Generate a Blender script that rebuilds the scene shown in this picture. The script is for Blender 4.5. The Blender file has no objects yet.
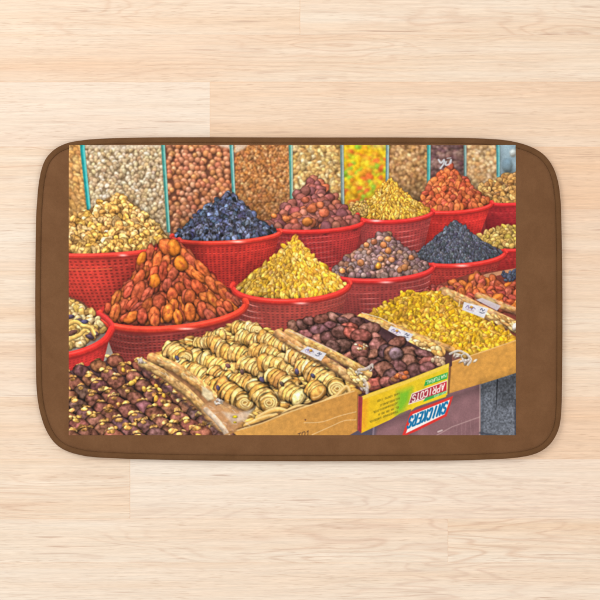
import bpy, bmesh, math, random
import numpy as np
from mathutils import Vector

sc = bpy.context.scene
U = 0.001645                       # metres per photo pixel on the floor
CAMZ = 2.40
# ---------------------------------------------------------------- camera
cam_d = bpy.data.cameras.new("camera"); cam = bpy.data.objects.new("camera", cam_d)
sc.collection.objects.link(cam); sc.camera = cam
cam.location = (0, 0, CAMZ)
cam_d.sensor_width = 36.0
cam_d.lens = 36.0*CAMZ/(600*U)
cam_d.clip_start = 0.05; cam_d.clip_end = 50
# ---------------------------------------------------------------- light
w = bpy.data.worlds.new("World"); sc.world = w; w.use_nodes = True
bg = w.node_tree.nodes["Background"]
bg.inputs[0].default_value = (1.0, 0.982, 0.955, 1); bg.inputs[1].default_value = 0.74
def area(name, loc, size, power, col, target=(0, 0, 0)):
    d = bpy.data.lights.new(name, 'AREA'); d.shape = 'RECTANGLE'; d.size, d.size_y = size
    d.energy = power; d.color = col
    o = bpy.data.objects.new(name, d); sc.collection.objects.link(o); o.location = loc
    o.rotation_euler = (Vector(target)-Vector(loc)).to_track_quat('-Z', 'Y').to_euler()
    return o
area("softbox_key", (-1.7, 1.4, 2.3), (1.4, 1.4), 32, (1.0, 0.985, 0.96), (-.1, 0, 0))
area("softbox_fill", (1.5, -0.9, 2.8), (1.6, 1.6), 15, (1.0, 0.97, 0.94))
sc.view_settings.view_transform = 'Standard'; sc.view_settings.look = 'None'
sc.view_settings.exposure = 0.0; sc.view_settings.gamma = 1.0
# ---------------------------------------------------------------- the printed picture
# The mat carries a flat print.  Its ink colours are computed here (procedurally, with numpy)
# and stored as a colour attribute on the printed panel's mesh.
import numpy as np
PX0, PY0, PX1, PY1 = 68.4, 144.6, 516.2, 435.6      # print rectangle, in photo pixels
S = 2.5                                             # ink samples per photo pixel
CW, CH = int(round((PX1-PX0)*S)), int(round((PY1-PY0)*S))
rng = np.random.default_rng(11)

def blur1(a, s):
    r = max(1, int(3*s)); k = np.exp(-0.5*(np.arange(-r, r+1)/s)**2); k /= k.sum()
    for ax in (0, 1):
        pad = [(0, 0)]*a.ndim; pad[ax] = (r, r)
        b = np.pad(a, pad, mode='edge'); o = np.zeros_like(a)
        n = a.shape[ax]
        for i, w in enumerate(k):
            sl = [slice(None)]*a.ndim; sl[ax] = slice(i, i+n)
            o += w*b[tuple(sl)]
        a = o
    return a

def noise_tile(n, s):
    f = np.fft.fft2(rng.standard_normal((n, n)))
    q = np.fft.fftfreq(n)*n; g = np.exp(-0.5*((q[:, None]**2+q[None]**2)*(2*np.pi*s/n)**2))
    t = np.real(np.fft.ifft2(f*g)); return ((t-t.mean())/t.std()).astype(np.float32)
NT = 1024
N1, N3, N8, N20 = (noise_tile(NT, s) for s in (1.2, 3.0, 8.0, 22.0))
N1, N3, N8, N20 = (np.pad(t, ((0, 1200), (0, 1200)), mode='wrap') for t in (N1, N3, N8, N20))

def sub(tile, h, w):
    y = rng.integers(0, NT); x = rng.integers(0, NT)
    return tile[y:y+h, x:x+w]

img = np.zeros((CH, CW, 3), np.float32)
def C255(c): return np.array(c, np.float32)/255.0

def box(x0, y0, x1, y1):
    a = max(0, int((x0-PX0)*S)); b = min(CW, int((x1-PX0)*S)+2)
    c = max(0, int((y0-PY0)*S)); d = min(CH, int((y1-PY0)*S)+2)
    if a >= b or c >= d: return None
    X = (np.arange(a, b)+0.5)/S+PX0; Y = (np.arange(c, d)+0.5)/S+PY0
    X, Y = np.meshgrid(X.astype(np.float32), Y.astype(np.float32))
    return (slice(c, d), slice(a, b)), X, Y

def seg_dist(X, Y, p, q):
    dx, dy = q[0]-p[0], q[1]-p[1]; L = dx*dx+dy*dy+1e-9
    t = np.clip(((X-p[0])*dx+(Y-p[1])*dy)/L, 0, 1)
    return np.hypot(X-p[0]-t*dx, Y-p[1]-t*dy), t

def poly_mask(X, Y, P, soft=0.5):
    inside = np.zeros(X.shape, bool); d = np.full(X.shape, 1e9, np.float32)
    n = len(P)
    for i in range(n):
        (x1, y1), (x2, y2) = P[i], P[(i+1) % n]
        d = np.minimum(d, seg_dist(X, Y, P[i], P[(i+1) % n])[0])
        if y1 != y2:
            c = (Y < y2) != (Y < y1)
            inside ^= c & (X < (x2-x1)*(Y-y1)/(y2-y1)+x1)
    return np.clip(0.5+np.where(inside, d, -d)/soft, 0, 1)

def in_poly(x, y, P):
    r = False
    for i in range(len(P)):
        (x1, y1), (x2, y2) = P[i], P[(i+1) % len(P)]
        if (y < y2) != (y < y1) and x < (x2-x1)*(y-y1)/(y2-y1)+x1: r = not r
    return r

def blend(sl, m, col):
    m = m[..., None]; img[sl] = img[sl]*(1-m)+col*m

def poly(P, col, soft=0.5, var=0.0, tile=None, alpha=1.0, grad=None):
    """flat ink polygon; grad=(axis, colour at the far end)"""
    xs = [p[0] for p in P]; ys = [p[1] for p in P]
    b = box(min(xs)-soft, min(ys)-soft, max(xs)+soft, max(ys)+soft)
    if b is None: return
    sl, X, Y = b; m = poly_mask(X, Y, P, soft)*alpha
    c = np.broadcast_to(C255(col), X.shape+(3,)).copy()
    if grad is not None:
        ax, c2 = grad
        t = (X-min(xs))/(max(xs)-min(xs)) if ax == 'x' else (Y-min(ys))/(max(ys)-min(ys))
        t = np.clip(t, 0, 1)[..., None]; c = c*(1-t)+C255(c2)*t
    if var: c = c*(1+var*sub(N3 if tile is None else tile, *X.shape)[..., None])
    blend(sl, m, np.clip(c, 0, 1))

def stroke(P, w, col, alpha=1.0, soft=0.5, tube=0.0, w2=None, var=0.0, off=0.0, streak=0.0):
    """line of ink along a path; tube>0 shades it like a rounded tube lit from above"""
    xs = [p[0] for p in P]; ys = [p[1] for p in P]; mw = max(w, w2 or w)/2+soft+1
    b = box(min(xs)-mw, min(ys)-mw, max(xs)+mw, max(ys)+mw)
    if b is None: return
    sl, X, Y = b; n = len(P)-1
    best = np.full(X.shape, 1e9, np.float32); sg = np.zeros_like(best); tt = np.zeros_like(best)
    for i in range(n):
        d, t = seg_dist(X, Y, P[i], P[i+1])
        dx, dy = P[i+1][0]-P[i][0], P[i+1][1]-P[i][1]; L = np.hypot(dx, dy)+1e-6
        side = ((X-P[i][0])*dy-(Y-P[i][1])*dx)/L
        if dx < 0: side = -side
        k = d < best; best[k] = d[k]; sg[k] = side[k]; tt[k] = ((i+t)/n)[k]
    hw = (w+(w2-w)*tt)/2 if w2 else w/2
    m = np.clip(0.5+(hw-best)/soft, 0, 1)*alpha
    c = np.broadcast_to(C255(col), X.shape+(3,)).copy()
    if tube:
        q = np.clip(sg/np.maximum(hw, .1), -1, 1)
        sh = 1+tube*(0.55*q-0.75*np.clip(-q-0.25, 0, 1)-0.45*np.clip(q-.7, 0, 1))
        c = c*sh[..., None]
        c += (0.28*tube*np.exp(-((q-0.38)/0.16)**2)*(0.6+0.4*sub(N20, *X.shape)).clip(0, 1.5))[..., None]
    if var: c = c*(1+var*sub(N3, *X.shape)[..., None])
    blend(sl, m, np.clip(c, 0, 1))

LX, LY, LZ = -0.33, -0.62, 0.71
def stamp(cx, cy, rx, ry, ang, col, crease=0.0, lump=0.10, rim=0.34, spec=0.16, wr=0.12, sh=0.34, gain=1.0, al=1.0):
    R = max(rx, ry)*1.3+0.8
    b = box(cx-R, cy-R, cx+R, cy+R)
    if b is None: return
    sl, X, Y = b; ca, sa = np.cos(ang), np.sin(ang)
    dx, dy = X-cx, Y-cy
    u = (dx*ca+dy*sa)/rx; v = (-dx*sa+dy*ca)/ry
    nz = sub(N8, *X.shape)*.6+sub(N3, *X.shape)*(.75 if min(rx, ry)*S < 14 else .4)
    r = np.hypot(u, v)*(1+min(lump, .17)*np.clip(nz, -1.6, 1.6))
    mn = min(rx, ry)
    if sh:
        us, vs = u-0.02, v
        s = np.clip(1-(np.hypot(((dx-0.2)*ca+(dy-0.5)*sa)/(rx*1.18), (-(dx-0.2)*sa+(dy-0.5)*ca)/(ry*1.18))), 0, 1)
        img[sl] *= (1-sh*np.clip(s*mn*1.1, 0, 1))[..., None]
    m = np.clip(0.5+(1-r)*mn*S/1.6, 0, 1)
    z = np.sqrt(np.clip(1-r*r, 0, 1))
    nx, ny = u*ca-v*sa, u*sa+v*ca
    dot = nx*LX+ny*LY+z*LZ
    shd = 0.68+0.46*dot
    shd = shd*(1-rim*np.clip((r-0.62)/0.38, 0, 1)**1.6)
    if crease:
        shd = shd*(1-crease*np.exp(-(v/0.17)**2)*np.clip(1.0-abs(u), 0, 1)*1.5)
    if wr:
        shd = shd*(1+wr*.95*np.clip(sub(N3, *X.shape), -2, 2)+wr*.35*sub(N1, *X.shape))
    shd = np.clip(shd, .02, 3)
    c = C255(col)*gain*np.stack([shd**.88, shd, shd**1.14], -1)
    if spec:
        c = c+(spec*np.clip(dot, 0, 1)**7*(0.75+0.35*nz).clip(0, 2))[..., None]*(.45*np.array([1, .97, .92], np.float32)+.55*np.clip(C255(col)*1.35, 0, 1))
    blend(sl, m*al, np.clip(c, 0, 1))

def pick(cols):
    c = np.array(cols[rng.integers(len(cols))], float)
    return np.clip(c*(1+rng.normal(0, 0.07))+rng.normal(0, 2.6, 3), 0, 255)

def fill(P, sx, sy, cols, space=0.8, ang=(0, 3.14), gain=None, pers=None, **kw):
    """scatter overlapping pieces over a polygon, far ones first"""
    xs = [p[0] for p in P]; ys = [p[1] for p in P]; pts = []
    st = space*2*np.sqrt(sx*sy); y = min(ys); row = 0
    while y <= max(ys):
        x = min(xs)+(row % 2)*st*.5
        while x <= max(xs):
            px, py = x+rng.normal(0, .22*st), y+rng.normal(0, .2*st)
            if in_poly(px, py, P): pts.append((py, px))
            x += st
        y += st*0.80; row += 1
    pts.sort()
    for py, px in pts:
        k = pers(px, py) if pers else 1.0
        q = rng.uniform(.8, 1.18)
        g = gain(px, py) if gain else 1.0
        a = ang(px, py) if callable(ang) else rng.uniform(*ang)
        stamp(px, py, sx*q*k, sy*q*k*rng.uniform(.88, 1.12), a, pick(cols), gain=g, **kw)

def curve(P, n=14):
    """Catmull-Rom through the points"""
    P = [np.array(p, float) for p in P]; Q = [2*P[0]-P[1]]+P+[2*P[-1]-P[-2]]; o = []
    for i in range(1, len(Q)-2):
        for t in np.linspace(0, 1, n, endpoint=False):
            a, b, c, d = Q[i-1:i+3]
            o.append(tuple(.5*((2*b)+(c-a)*t+(2*a-5*b+4*c-d)*t*t+(3*b-a-3*c+d)*t**3)))
    o.append(tuple(P[-1])); return o

def arc(cx, cy, rx, ry, tilt=0.0, a0=190, a1=-9, n=60):
    return [(cx+rx*np.cos(t), cy+ry*np.sin(t)+tilt*rx*np.cos(t)) for t in np.radians(np.linspace(a0, a1, n))]

def heaped(top, e):
    """heap outline: the given skyline closed along the front of the rim"""
    cx, cy, rx, ry, tilt = e
    return list(top)+[(x, y-1.0) for x, y in arc(cx, cy, rx*.95, ry*.92, tilt, 8, 172, 24)]

def basket(rimP, bot, col, hole, rw=5.0, rcol=(228, 48, 38), wrap=0.0, px=2.2, dark=(0.8, 1.0), holes=1.0, inner=None, hl=()):
    """woven plastic bowl: rimP = rim path left to right, bot = bottom corners"""
    R = arc(*rimP) if isinstance(rimP, tuple) else curve(rimP); L, Rr = min(R), max(R)
    if isinstance(rimP, tuple): R = [p for p in R]
    P = (arc(*rimP, 180, 0) if isinstance(rimP, tuple) else R)+[bot[1], bot[0]]
    xs = [p[0] for p in P]; ys = [p[1] for p in P]
    b = box(min(xs)-1, min(ys)-1, max(xs)+1, max(ys)+1)
    sl, X, Y = b; m = poly_mask(X, Y, P, .6)
    F = P[:-2]; rx = np.array([p[0] for p in F]); ry = np.array([p[1] for p in F]); o = np.argsort(rx)
    top = np.interp(X, rx[o], ry[o]); mid = (L[0]+Rr[0])/2; bm = (bot[0][0]+bot[1][0])/2
    t0 = np.clip((Y-top)/max(1, max(bot[0][1], bot[1][1])-min(ys)), 0, 1)
    hw0 = (Rr[0]-L[0])/2; hw1 = (bot[1][0]-bot[0][0])/2
    u = (X-(mid+(bm-mid)*t0))/(hw0+(hw1-hw0)*t0)
    u = np.clip(u, -1, 1); th = np.arcsin(u*.97)
    n = np.pi*hw0/px/1.25
    g = (np.sin(th*n*1.25)*.5+.5); h = np.sin((Y-top)*2*np.pi/px*.92)*.5+.5
    hm = 1.0*np.clip(g*h*2.4-.5, 0, 1)*holes*(Y > top+rw*1.1)*(1-.3*abs(u))
    band = np.exp(-(((Y-top)-rw*2.4)/1.0)**2)
    side = dark[0]+(dark[1]-dark[0])*(u*.5+.5)
    s = side*(1-.28*t0)*(1-.22*abs(u)**3)*(1+.07*sub(N20, *X.shape)+.05*sub(N3, *X.shape))
    c = C255(col)*s[..., None]; c = c*(1-hm[..., None])+C255(hole)*.86*s[..., None]*hm[..., None]
    c = c+band[..., None]*np.array([.13, .06, .05])*(g[..., None]>.45)
    c = c*(1-.35*np.exp(-((Y-top)/ (rw*.9))**2))[..., None]
    if wrap:
        w = np.clip(np.sin((Y-top)*1.15+3*sub(N20, *X.shape)*.35+u*2)-.72, 0, 1)*3
        w = w*np.clip(sub(N20, *X.shape)*.6+.35, 0, 1)*(t0 < .75)
        c = c*(1-.22*wrap)+np.array([.62, .42, .40])*.22*wrap
        c = c+(w*wrap*.55)[..., None]*np.array([1, .86, .84])
    blend(sl, m, np.clip(c, 0, 1))
    return R

def rim(R, rw=5.0, rcol=(228, 48, 38), hl=()):
    R2 = [(x, y+1.2) for x, y in R]
    stroke([(x, y+rw*.62) for x, y in R], rw*.6, (120, 22, 22), alpha=.55, soft=1.6)
    stroke(R2, rw, rcol, tube=.42, soft=.7, var=.03)
    stroke([(x, y+rw*.12+1.2) for x, y in R], .7, (170, 26, 24), alpha=.6, soft=.8)
    for (hx, hy, hl_w) in hl:
        b = box(hx-hl_w*2, hy-4, hx+hl_w*2, hy+4)
        if b:
            sl, X, Y = b
            img[sl] = np.clip(img[sl]+.6*(np.exp(-((X-hx)/hl_w)**2-((Y-hy)/1.1)**2))[..., None], 0, 1)

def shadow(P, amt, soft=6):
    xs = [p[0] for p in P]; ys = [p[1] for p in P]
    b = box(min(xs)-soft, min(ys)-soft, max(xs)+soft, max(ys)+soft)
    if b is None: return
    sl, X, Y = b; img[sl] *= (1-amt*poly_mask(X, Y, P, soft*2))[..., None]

# --- stroke letters, unit box, y up
GL = {
 'A': [[(0,0),(.5,1),(1,0)],[(.2,.38),(.8,.38)]], 'P': [[(0,0),(0,1),(.8,1),(1,.85),(1,.62),(.8,.46),(0,.46)]],
 'R': [[(0,0),(0,1),(.8,1),(1,.85),(1,.62),(.8,.48),(0,.48)],[(.45,.48),(1,0)]], 'I': [[(.5,0),(.5,1)]],
 'C': [[(1,.82),(.8,1),(.2,1),(0,.82),(0,.18),(.2,0),(.8,0),(1,.18)]],
 'O': [[(.2,0),(0,.2),(0,.8),(.2,1),(.8,1),(1,.8),(1,.2),(.8,0),(.2,0)]],
 'T': [[(0,1),(1,1)],[(.5,1),(.5,0)]], 'S': [[(1,.84),(.8,1),(.2,1),(0,.84),(0,.62),(.2,.52),(.8,.48),(1,.36),(1,.16),(.8,0),(.2,0),(0,.16)]],
 'N': [[(0,0),(0,1),(1,0),(1,1)]], 'K': [[(0,0),(0,1)],[(1,1),(0,.42)],[(.35,.6),(1,0)]],
 'E': [[(1,1),(0,1),(0,0),(1,0)],[(0,.5),(.8,.5)]], 'U': [[(0,1),(0,.2),(.2,0),(.8,0),(1,.2),(1,1)]],
 'L': [[(0,1),(0,0),(1,0)]], 'D': [[(0,0),(0,1),(.7,1),(1,.7),(1,.3),(.7,0),(0,0)]], '1': [[(.2,.75),(.6,1),(.6,0)]],
 '0': [[(.2,0),(0,.2),(0,.8),(.2,1),(.8,1),(1,.8),(1,.2),(.8,0),(.2,0)]], 'M': [[(0,0),(0,1),(.5,.4),(1,1),(1,0)]],
 'V': [[(0,1),(.5,0),(1,1)]], 'H': [[(0,0),(0,1)],[(1,0),(1,1)],[(0,.5),(1,.5)]], 'G': [[(1,.82),(.8,1),(.2,1),(0,.82),(0,.18),(.2,0),(.8,0),(1,.18),(1,.45),(.55,.45)]],
 'Y': [[(0,1),(.5,.5),(1,1)],[(.5,.5),(.5,0)]], ' ': []}
def text(s, o, ex, ey, w, col, gap=.28, alpha=1.0, soft=.45, w2=None):
    """o = origin of the baseline start, ex = vector of the whole run, ey = cap height vector"""
    n = len(s); cw = 1.0/(n-gap); o = np.array(o, float); ex = np.array(ex, float); ey = np.array(ey, float)
    for i, ch in enumerate(s):
        for pl in GL[ch]:
            P = [tuple(o+ex*cw*(i+x*(1-gap))+ey*y) for x, y in pl]
            stroke(P, w, col, alpha=alpha, soft=soft)

# ================================================================ back wall of clear bins
poly([(60, 140), (520, 140), (520, 440), (60, 440)], (120, 70, 60))
CREAM = [(226, 204, 166), (214, 188, 146), (232, 214, 184), (206, 176, 130), (220, 190, 150)]
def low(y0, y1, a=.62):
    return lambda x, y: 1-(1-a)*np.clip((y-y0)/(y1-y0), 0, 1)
# bins: polygon, base colour, item colours
def bin_(P, base, *a, **k):
    poly(P, base, var=.05); fill(P, *a, **k)
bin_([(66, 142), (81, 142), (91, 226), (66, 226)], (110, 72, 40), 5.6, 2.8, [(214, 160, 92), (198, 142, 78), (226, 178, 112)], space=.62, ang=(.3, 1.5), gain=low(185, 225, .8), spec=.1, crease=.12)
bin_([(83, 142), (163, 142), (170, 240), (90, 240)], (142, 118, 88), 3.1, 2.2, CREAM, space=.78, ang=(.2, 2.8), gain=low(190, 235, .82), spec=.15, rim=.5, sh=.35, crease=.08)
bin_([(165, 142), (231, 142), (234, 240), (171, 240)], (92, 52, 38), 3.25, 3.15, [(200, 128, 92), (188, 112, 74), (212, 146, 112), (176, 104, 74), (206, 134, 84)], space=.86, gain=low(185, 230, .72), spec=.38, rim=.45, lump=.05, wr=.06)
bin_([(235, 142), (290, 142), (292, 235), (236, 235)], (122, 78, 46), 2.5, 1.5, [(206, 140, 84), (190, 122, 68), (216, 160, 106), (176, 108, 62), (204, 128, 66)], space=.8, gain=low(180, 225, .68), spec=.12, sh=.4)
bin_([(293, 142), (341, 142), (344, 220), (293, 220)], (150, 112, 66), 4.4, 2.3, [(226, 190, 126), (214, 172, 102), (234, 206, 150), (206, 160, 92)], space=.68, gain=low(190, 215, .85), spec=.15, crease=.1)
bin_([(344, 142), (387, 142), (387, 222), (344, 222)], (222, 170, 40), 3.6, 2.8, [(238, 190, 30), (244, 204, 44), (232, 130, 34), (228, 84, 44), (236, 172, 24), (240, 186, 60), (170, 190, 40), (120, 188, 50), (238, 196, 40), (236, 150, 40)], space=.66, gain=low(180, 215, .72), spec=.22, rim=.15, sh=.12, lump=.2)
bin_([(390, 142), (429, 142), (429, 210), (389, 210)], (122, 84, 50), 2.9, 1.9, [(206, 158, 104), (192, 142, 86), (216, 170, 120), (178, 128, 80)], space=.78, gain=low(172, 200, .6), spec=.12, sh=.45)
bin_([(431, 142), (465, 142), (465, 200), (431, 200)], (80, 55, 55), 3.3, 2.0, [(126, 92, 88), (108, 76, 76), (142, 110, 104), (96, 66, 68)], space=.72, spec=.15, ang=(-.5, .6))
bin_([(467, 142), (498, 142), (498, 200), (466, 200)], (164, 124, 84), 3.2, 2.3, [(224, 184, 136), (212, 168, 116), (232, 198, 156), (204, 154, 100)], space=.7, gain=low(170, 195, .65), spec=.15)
poly([(499, 142), (518, 142), (518, 185), (499, 185)], (128, 152, 166), var=.09, tile=N8)
stamp(513, 153, 3.4, 3.6, 0, (192, 204, 206), sh=0, rim=.1, wr=.03)
stamp(507, 165, 6, 8, 0, (118, 146, 164), sh=0, rim=.05, wr=.03, spec=0)
# pale light at the tops of the bins
for P, a in (([(84, 143), (162, 143), (162, 147), (120, 150), (84, 148)], .5), ([(214, 143), (231, 143), (231, 149), (222, 147)], .8),
             ([(235, 143), (250, 143), (244, 149), (235, 153)], .75), ([(370, 143), (386, 143), (386, 148), (372, 149)], .3)):
    poly(P, (226, 212, 196), soft=2.5, alpha=a)
def soften(P, s, alpha=1.0):
    xs = [p[0] for p in P]; ys = [p[1] for p in P]
    b = box(min(xs), min(ys), max(xs), max(ys))
    sl, X, Y = b; m = (poly_mask(X, Y, P, 2.0)*alpha)[..., None]
    img[sl] = img[sl]*(1-m)+blur1(img[sl], s*S)*m
soften([(60, 142), (520, 142), (520, 240), (60, 240)], .55, .9)
soften([(343, 142), (388, 142), (388, 222), (343, 222)], .7)
soften([(388, 142), (518, 142), (518, 210), (388, 210)], .5)
poly([(343, 142), (388, 142), (388, 222), (343, 222)], (236, 176, 30), alpha=.18)
def divider(p, q, w, col, lite, w2=None):
    stroke([p, q], w+1.2, (60, 60, 50), alpha=.35, soft=1.2)
    stroke([p, q], w, col, w2=w2, soft=.8, var=.05)
    stroke([(p[0]+w*.28, p[1]), (q[0]+w*.22, q[1])], w*.34, lite, alpha=.75, soft=.6)
    stroke([(p[0]-w*.30, p[1]), (q[0]-w*.24, q[1])], w*.26, tuple(.55*c for c in col), alpha=.6, soft=.6)
divider((81.8, 143), (89.6, 216), 4.6, (34, 168, 172), (120, 206, 204), 3.6)
divider((162.8, 143), (168.6, 231), 3.8, (70, 160, 152), (150, 200, 190), 3.2)
divider((231.2, 143), (234.0, 199), 3.8, (84, 172, 170), (182, 208, 202), 3)
divider((290.6, 143), (291.6, 200), 3.8, (92, 168, 152), (196, 204, 190), 3)
divider((341.8, 143), (342.8, 206), 3.4, (126, 152, 152), (176, 190, 186), 3)
divider((387.6, 143), (387.2, 184), 3.0, (120, 160, 170), (186, 204, 200), 3)
divider((429.0, 143), (428.6, 183), 3.6, (66, 168, 168), (130, 196, 190), 3)
divider((465.2, 143), (465.2, 178), 2.6, (110, 150, 150), (170, 186, 180), 2.4)
divider((498.2, 143), (498.2, 176), 3.6, (82, 168, 176), (140, 200, 200), 3)

# dark gap behind the back row
poly([(60, 236), (180, 240), (280, 228), (360, 216), (430, 206), (520, 196), (520, 300), (60, 330)], (112, 34, 34), var=.05)

# ---------------------------------------------------------------- back row, right to left
def slope(ax, ay, k=1.0):
    """pieces lie along the fall line of a cone with its apex at (ax, ay)"""
    return lambda x, y: np.arctan2((y-ay)+3, (x-ax)*k)+rng.normal(0, .5)
def heap(P, base, *a, **k):
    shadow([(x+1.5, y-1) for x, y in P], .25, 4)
    poly(P, base, var=.08, soft=2.0); fill(P, *a, **k)
def lit(xc, w, a=.82, b=1.12):
    return lambda x, y: b-(b-a)*np.clip(abs(x-xc)/w, 0, 1)

R6 = basket([(484, 202), (500, 204), (520, 203.5)], [(486, 236), (540, 236)], (176, 36, 42), (140, 28, 34), rw=4, holes=.5)
heap([(468, 200), (480, 186), (497, 181), (506, 174), (522, 172), (522, 202), (500, 204)], (92, 66, 40), 4.0, 2.6, [(206, 154, 84), (188, 136, 72), (216, 170, 104), (170, 118, 62), (150, 112, 70)], space=.66, spec=.12, crease=.15, lump=.18)
rim(R6, 4, (222, 44, 48))
E5 = (453, 204.5, 39, 7.5, -.05)
R5 = basket(E5, [(424, 252), (478, 240)], (208, 44, 40), (160, 34, 36), rw=4.5, holes=.6)
heap(heaped([(418, 206), (424, 192), (436, 179), (446, 169), (451, 164), (456, 170), (470, 184), (482, 195), (488, 201)], E5), (116, 50, 34), 4.6, 3.0, [(202, 98, 56), (186, 80, 46), (214, 116, 62), (166, 66, 44), (196, 88, 60)], space=.64, ang=slope(451, 160), gain=lit(446, 40, .88, 1.1), spec=.16, crease=.12)
rim(R5, 4.6, (232, 48, 42))
# a white chalked price on the bin behind
stroke(curve([(438.6, 160), (441, 163), (444, 160), (443.6, 164), (440.4, 168.6)]), 1.7, (214, 222, 232), alpha=.9, soft=.9)
stroke(curve([(446, 162), (445.6, 165), (449, 164.4), (451, 160), (450.6, 163.4)]), 1.7, (208, 218, 230), alpha=.85, soft=.9)
stroke([(447, 158.5), (451, 158)], .9, (214, 222, 236), alpha=.7)
E4 = (395, 213, 38, 8, -.06)
R4 = basket(E4, [(366, 262), (422, 256)], (182, 50, 50), (140, 36, 40), rw=4.5, wrap=.7, dark=(.85, 1))
heap(heaped([(359, 214), (364, 204), (376, 193), (386, 182), (391, 179), (400, 188), (412, 199), (430, 209)], E4), (168, 122, 40), 3.5, 1.5, [(230, 180, 70), (214, 160, 54), (236, 192, 96), (204, 148, 54), (222, 168, 60)], space=.62, ang=slope(390, 174), gain=lit(388, 60, .85, 1.08), spec=.12)
fill([(350, 204), (366, 200), (370, 216), (352, 216)], 2.4, 1.6, [(196, 158, 84), (176, 138, 74)], space=.8, sh=.3)
rim(R4, 4.6, (224, 46, 44), hl=[(376, 221, 5)])
E3 = (312, 222.5, 51, 8.5, -.03)
R3 = basket(E3, [(282, 276), (352, 268)], (180, 42, 42), (134, 30, 34), rw=4.6, wrap=.35, dark=(.8, 1))
heap(heaped([(266, 224), (277, 214), (290, 203), (300, 190), (309, 181), (315, 179), (326, 188), (338, 200), (350, 213), (357, 219)], E3), (84, 46, 42), 5.8, 4.6, [(148, 82, 70), (130, 72, 68), (160, 92, 78), (118, 68, 68), (176, 92, 62), (142, 76, 66)], space=.6, gain=lit(312, 60, .9, 1.1), spec=.16)
for x, y, r in ((305, 200, 4.4), (312, 209, 5.2), (307, 222, 5.6), (286, 219, 3.6), (274, 216, 3.4), (324, 213, 5), (320, 205, 4.4)):
    stamp(x, y, r, r*.82, rng.uniform(-.4, .6), pick([(214, 122, 60), (206, 108, 66), (196, 100, 68)]), spec=.2)
rim(R3, 4.6, (228, 46, 42))
E2 = (226, 233.5, 54.5, 8.5, -.05)
R2 = basket(E2, [(186, 300), (268, 278)], (210, 50, 42), (164, 38, 38), rw=4.8, dark=(.92, .9))
heap(heaped([(174, 234), (186, 227), (196, 216), (208, 206), (220, 200), (226, 192), (236, 198), (246, 208), (256, 218), (274, 231)], E2), (38, 40, 54), 4.4, 2.6, [(66, 70, 92), (56, 60, 80), (78, 84, 108), (48, 52, 70), (92, 98, 120), (54, 58, 78)], space=.56, ang=slope(228, 180), gain=lit(225, 60, .9, 1.1), spec=.08, wr=.34, lump=.17)
rim(R2, 4.8, (234, 58, 44), hl=[(238, 242, 6)])
E1 = (106, 244, 74, 10.5, -.05)
R1 = basket(E1, [(92, 340), (164, 330)], (200, 56, 46), (148, 42, 36), rw=5.2, px=2.9, dark=(1.05, .74))
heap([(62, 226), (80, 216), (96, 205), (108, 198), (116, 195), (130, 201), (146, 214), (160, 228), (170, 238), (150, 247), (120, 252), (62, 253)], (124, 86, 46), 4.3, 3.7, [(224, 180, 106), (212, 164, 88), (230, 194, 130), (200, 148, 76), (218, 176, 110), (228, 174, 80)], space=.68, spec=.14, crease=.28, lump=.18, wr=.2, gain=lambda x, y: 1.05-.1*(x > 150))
rim(R1, 5.2, (230, 60, 50), hl=[(123, 255.5, 4)])
stroke(curve([(68, 270), (90, 270), (112, 269)]), .9, (232, 120, 70), alpha=.55)
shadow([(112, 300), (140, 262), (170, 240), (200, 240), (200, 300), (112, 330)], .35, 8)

# ---------------------------------------------------------------- middle row, right to left
R11 = basket([(486, 248), (500, 250), (520, 249.5)], [(490, 276), (530, 276)], (194, 42, 42), (150, 32, 34), rw=4, holes=.5)
heap([(476, 238), (490, 231), (506, 227), (522, 225), (522, 247), (504, 249), (488, 247)], (128, 98, 50), 3.4, 2.4, [(212, 174, 94), (196, 156, 80), (218, 186, 112), (182, 146, 76), (206, 176, 78)], space=.66, spec=.12, crease=.12)
rim(R11, 4, (226, 44, 42))
E10 = (458, 254, 47.5, 11, -.05)
R10 = basket(E10, [(428, 292), (490, 284)], (186, 54, 48), (142, 40, 38), rw=5, px=2.2, dark=(.85, 1))
heap(heaped([(414, 257), (428, 244), (438, 236), (446, 228), (455, 221), (464, 226), (474, 236), (486, 244), (501, 252)], E10), (44, 46, 58), 3.0, 1.5, [(76, 80, 94), (64, 68, 82), (88, 92, 106), (56, 60, 74)], space=.58, ang=slope(455, 212), gain=lit(452, 50, .92, 1.1), spec=.1)
rim(R10, 5, (230, 48, 42), hl=[(462, 266, 6)])
E9 = (381, 268.5, 52.5, 11.5, -.05)
R9 = basket(E9, [(338, 318), (424, 306)], (164, 50, 48), (128, 38, 40), rw=5.2, wrap=.6, dark=(.85, 1))
heap(heaped([(332, 272), (344, 258), (358, 249), (372, 240), (380, 233), (388, 232), (400, 244), (414, 254), (428, 265)], E9), (82, 62, 64), 3.5, 3.2, [(134, 104, 102), (120, 90, 90), (146, 114, 106), (110, 84, 88), (154, 108, 86), (126, 98, 96)], space=.68, gain=lit(380, 60, .9, 1.1), spec=.22, wr=.16)
for x, y in ((388, 239), (384, 245), (388, 251), (381, 259), (392, 260), (378, 267), (400, 270), (405, 268), (366, 245), (374, 242), (411, 258), (342, 271), (360, 263)):
    stamp(x+rng.normal(0, .5), y, 3.3, 3.1, 0, pick([(198, 128, 78), (188, 116, 74), (206, 140, 86)]), spec=.25)
stamp(378.5, 266.5, 3.4, 3.4, 0, (236, 160, 60), spec=.3)
rim(R9, 5.2, (226, 48, 46), hl=[(386, 282.5, 6)])
E8 = (291, 284.5, 58.5, 16, -.03)
R8 = basket(E8, [(244, 344), (338, 330)], (172, 54, 46), (126, 40, 36), rw=5.4, wrap=.75, px=2.5, dark=(.9, 1))
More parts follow.
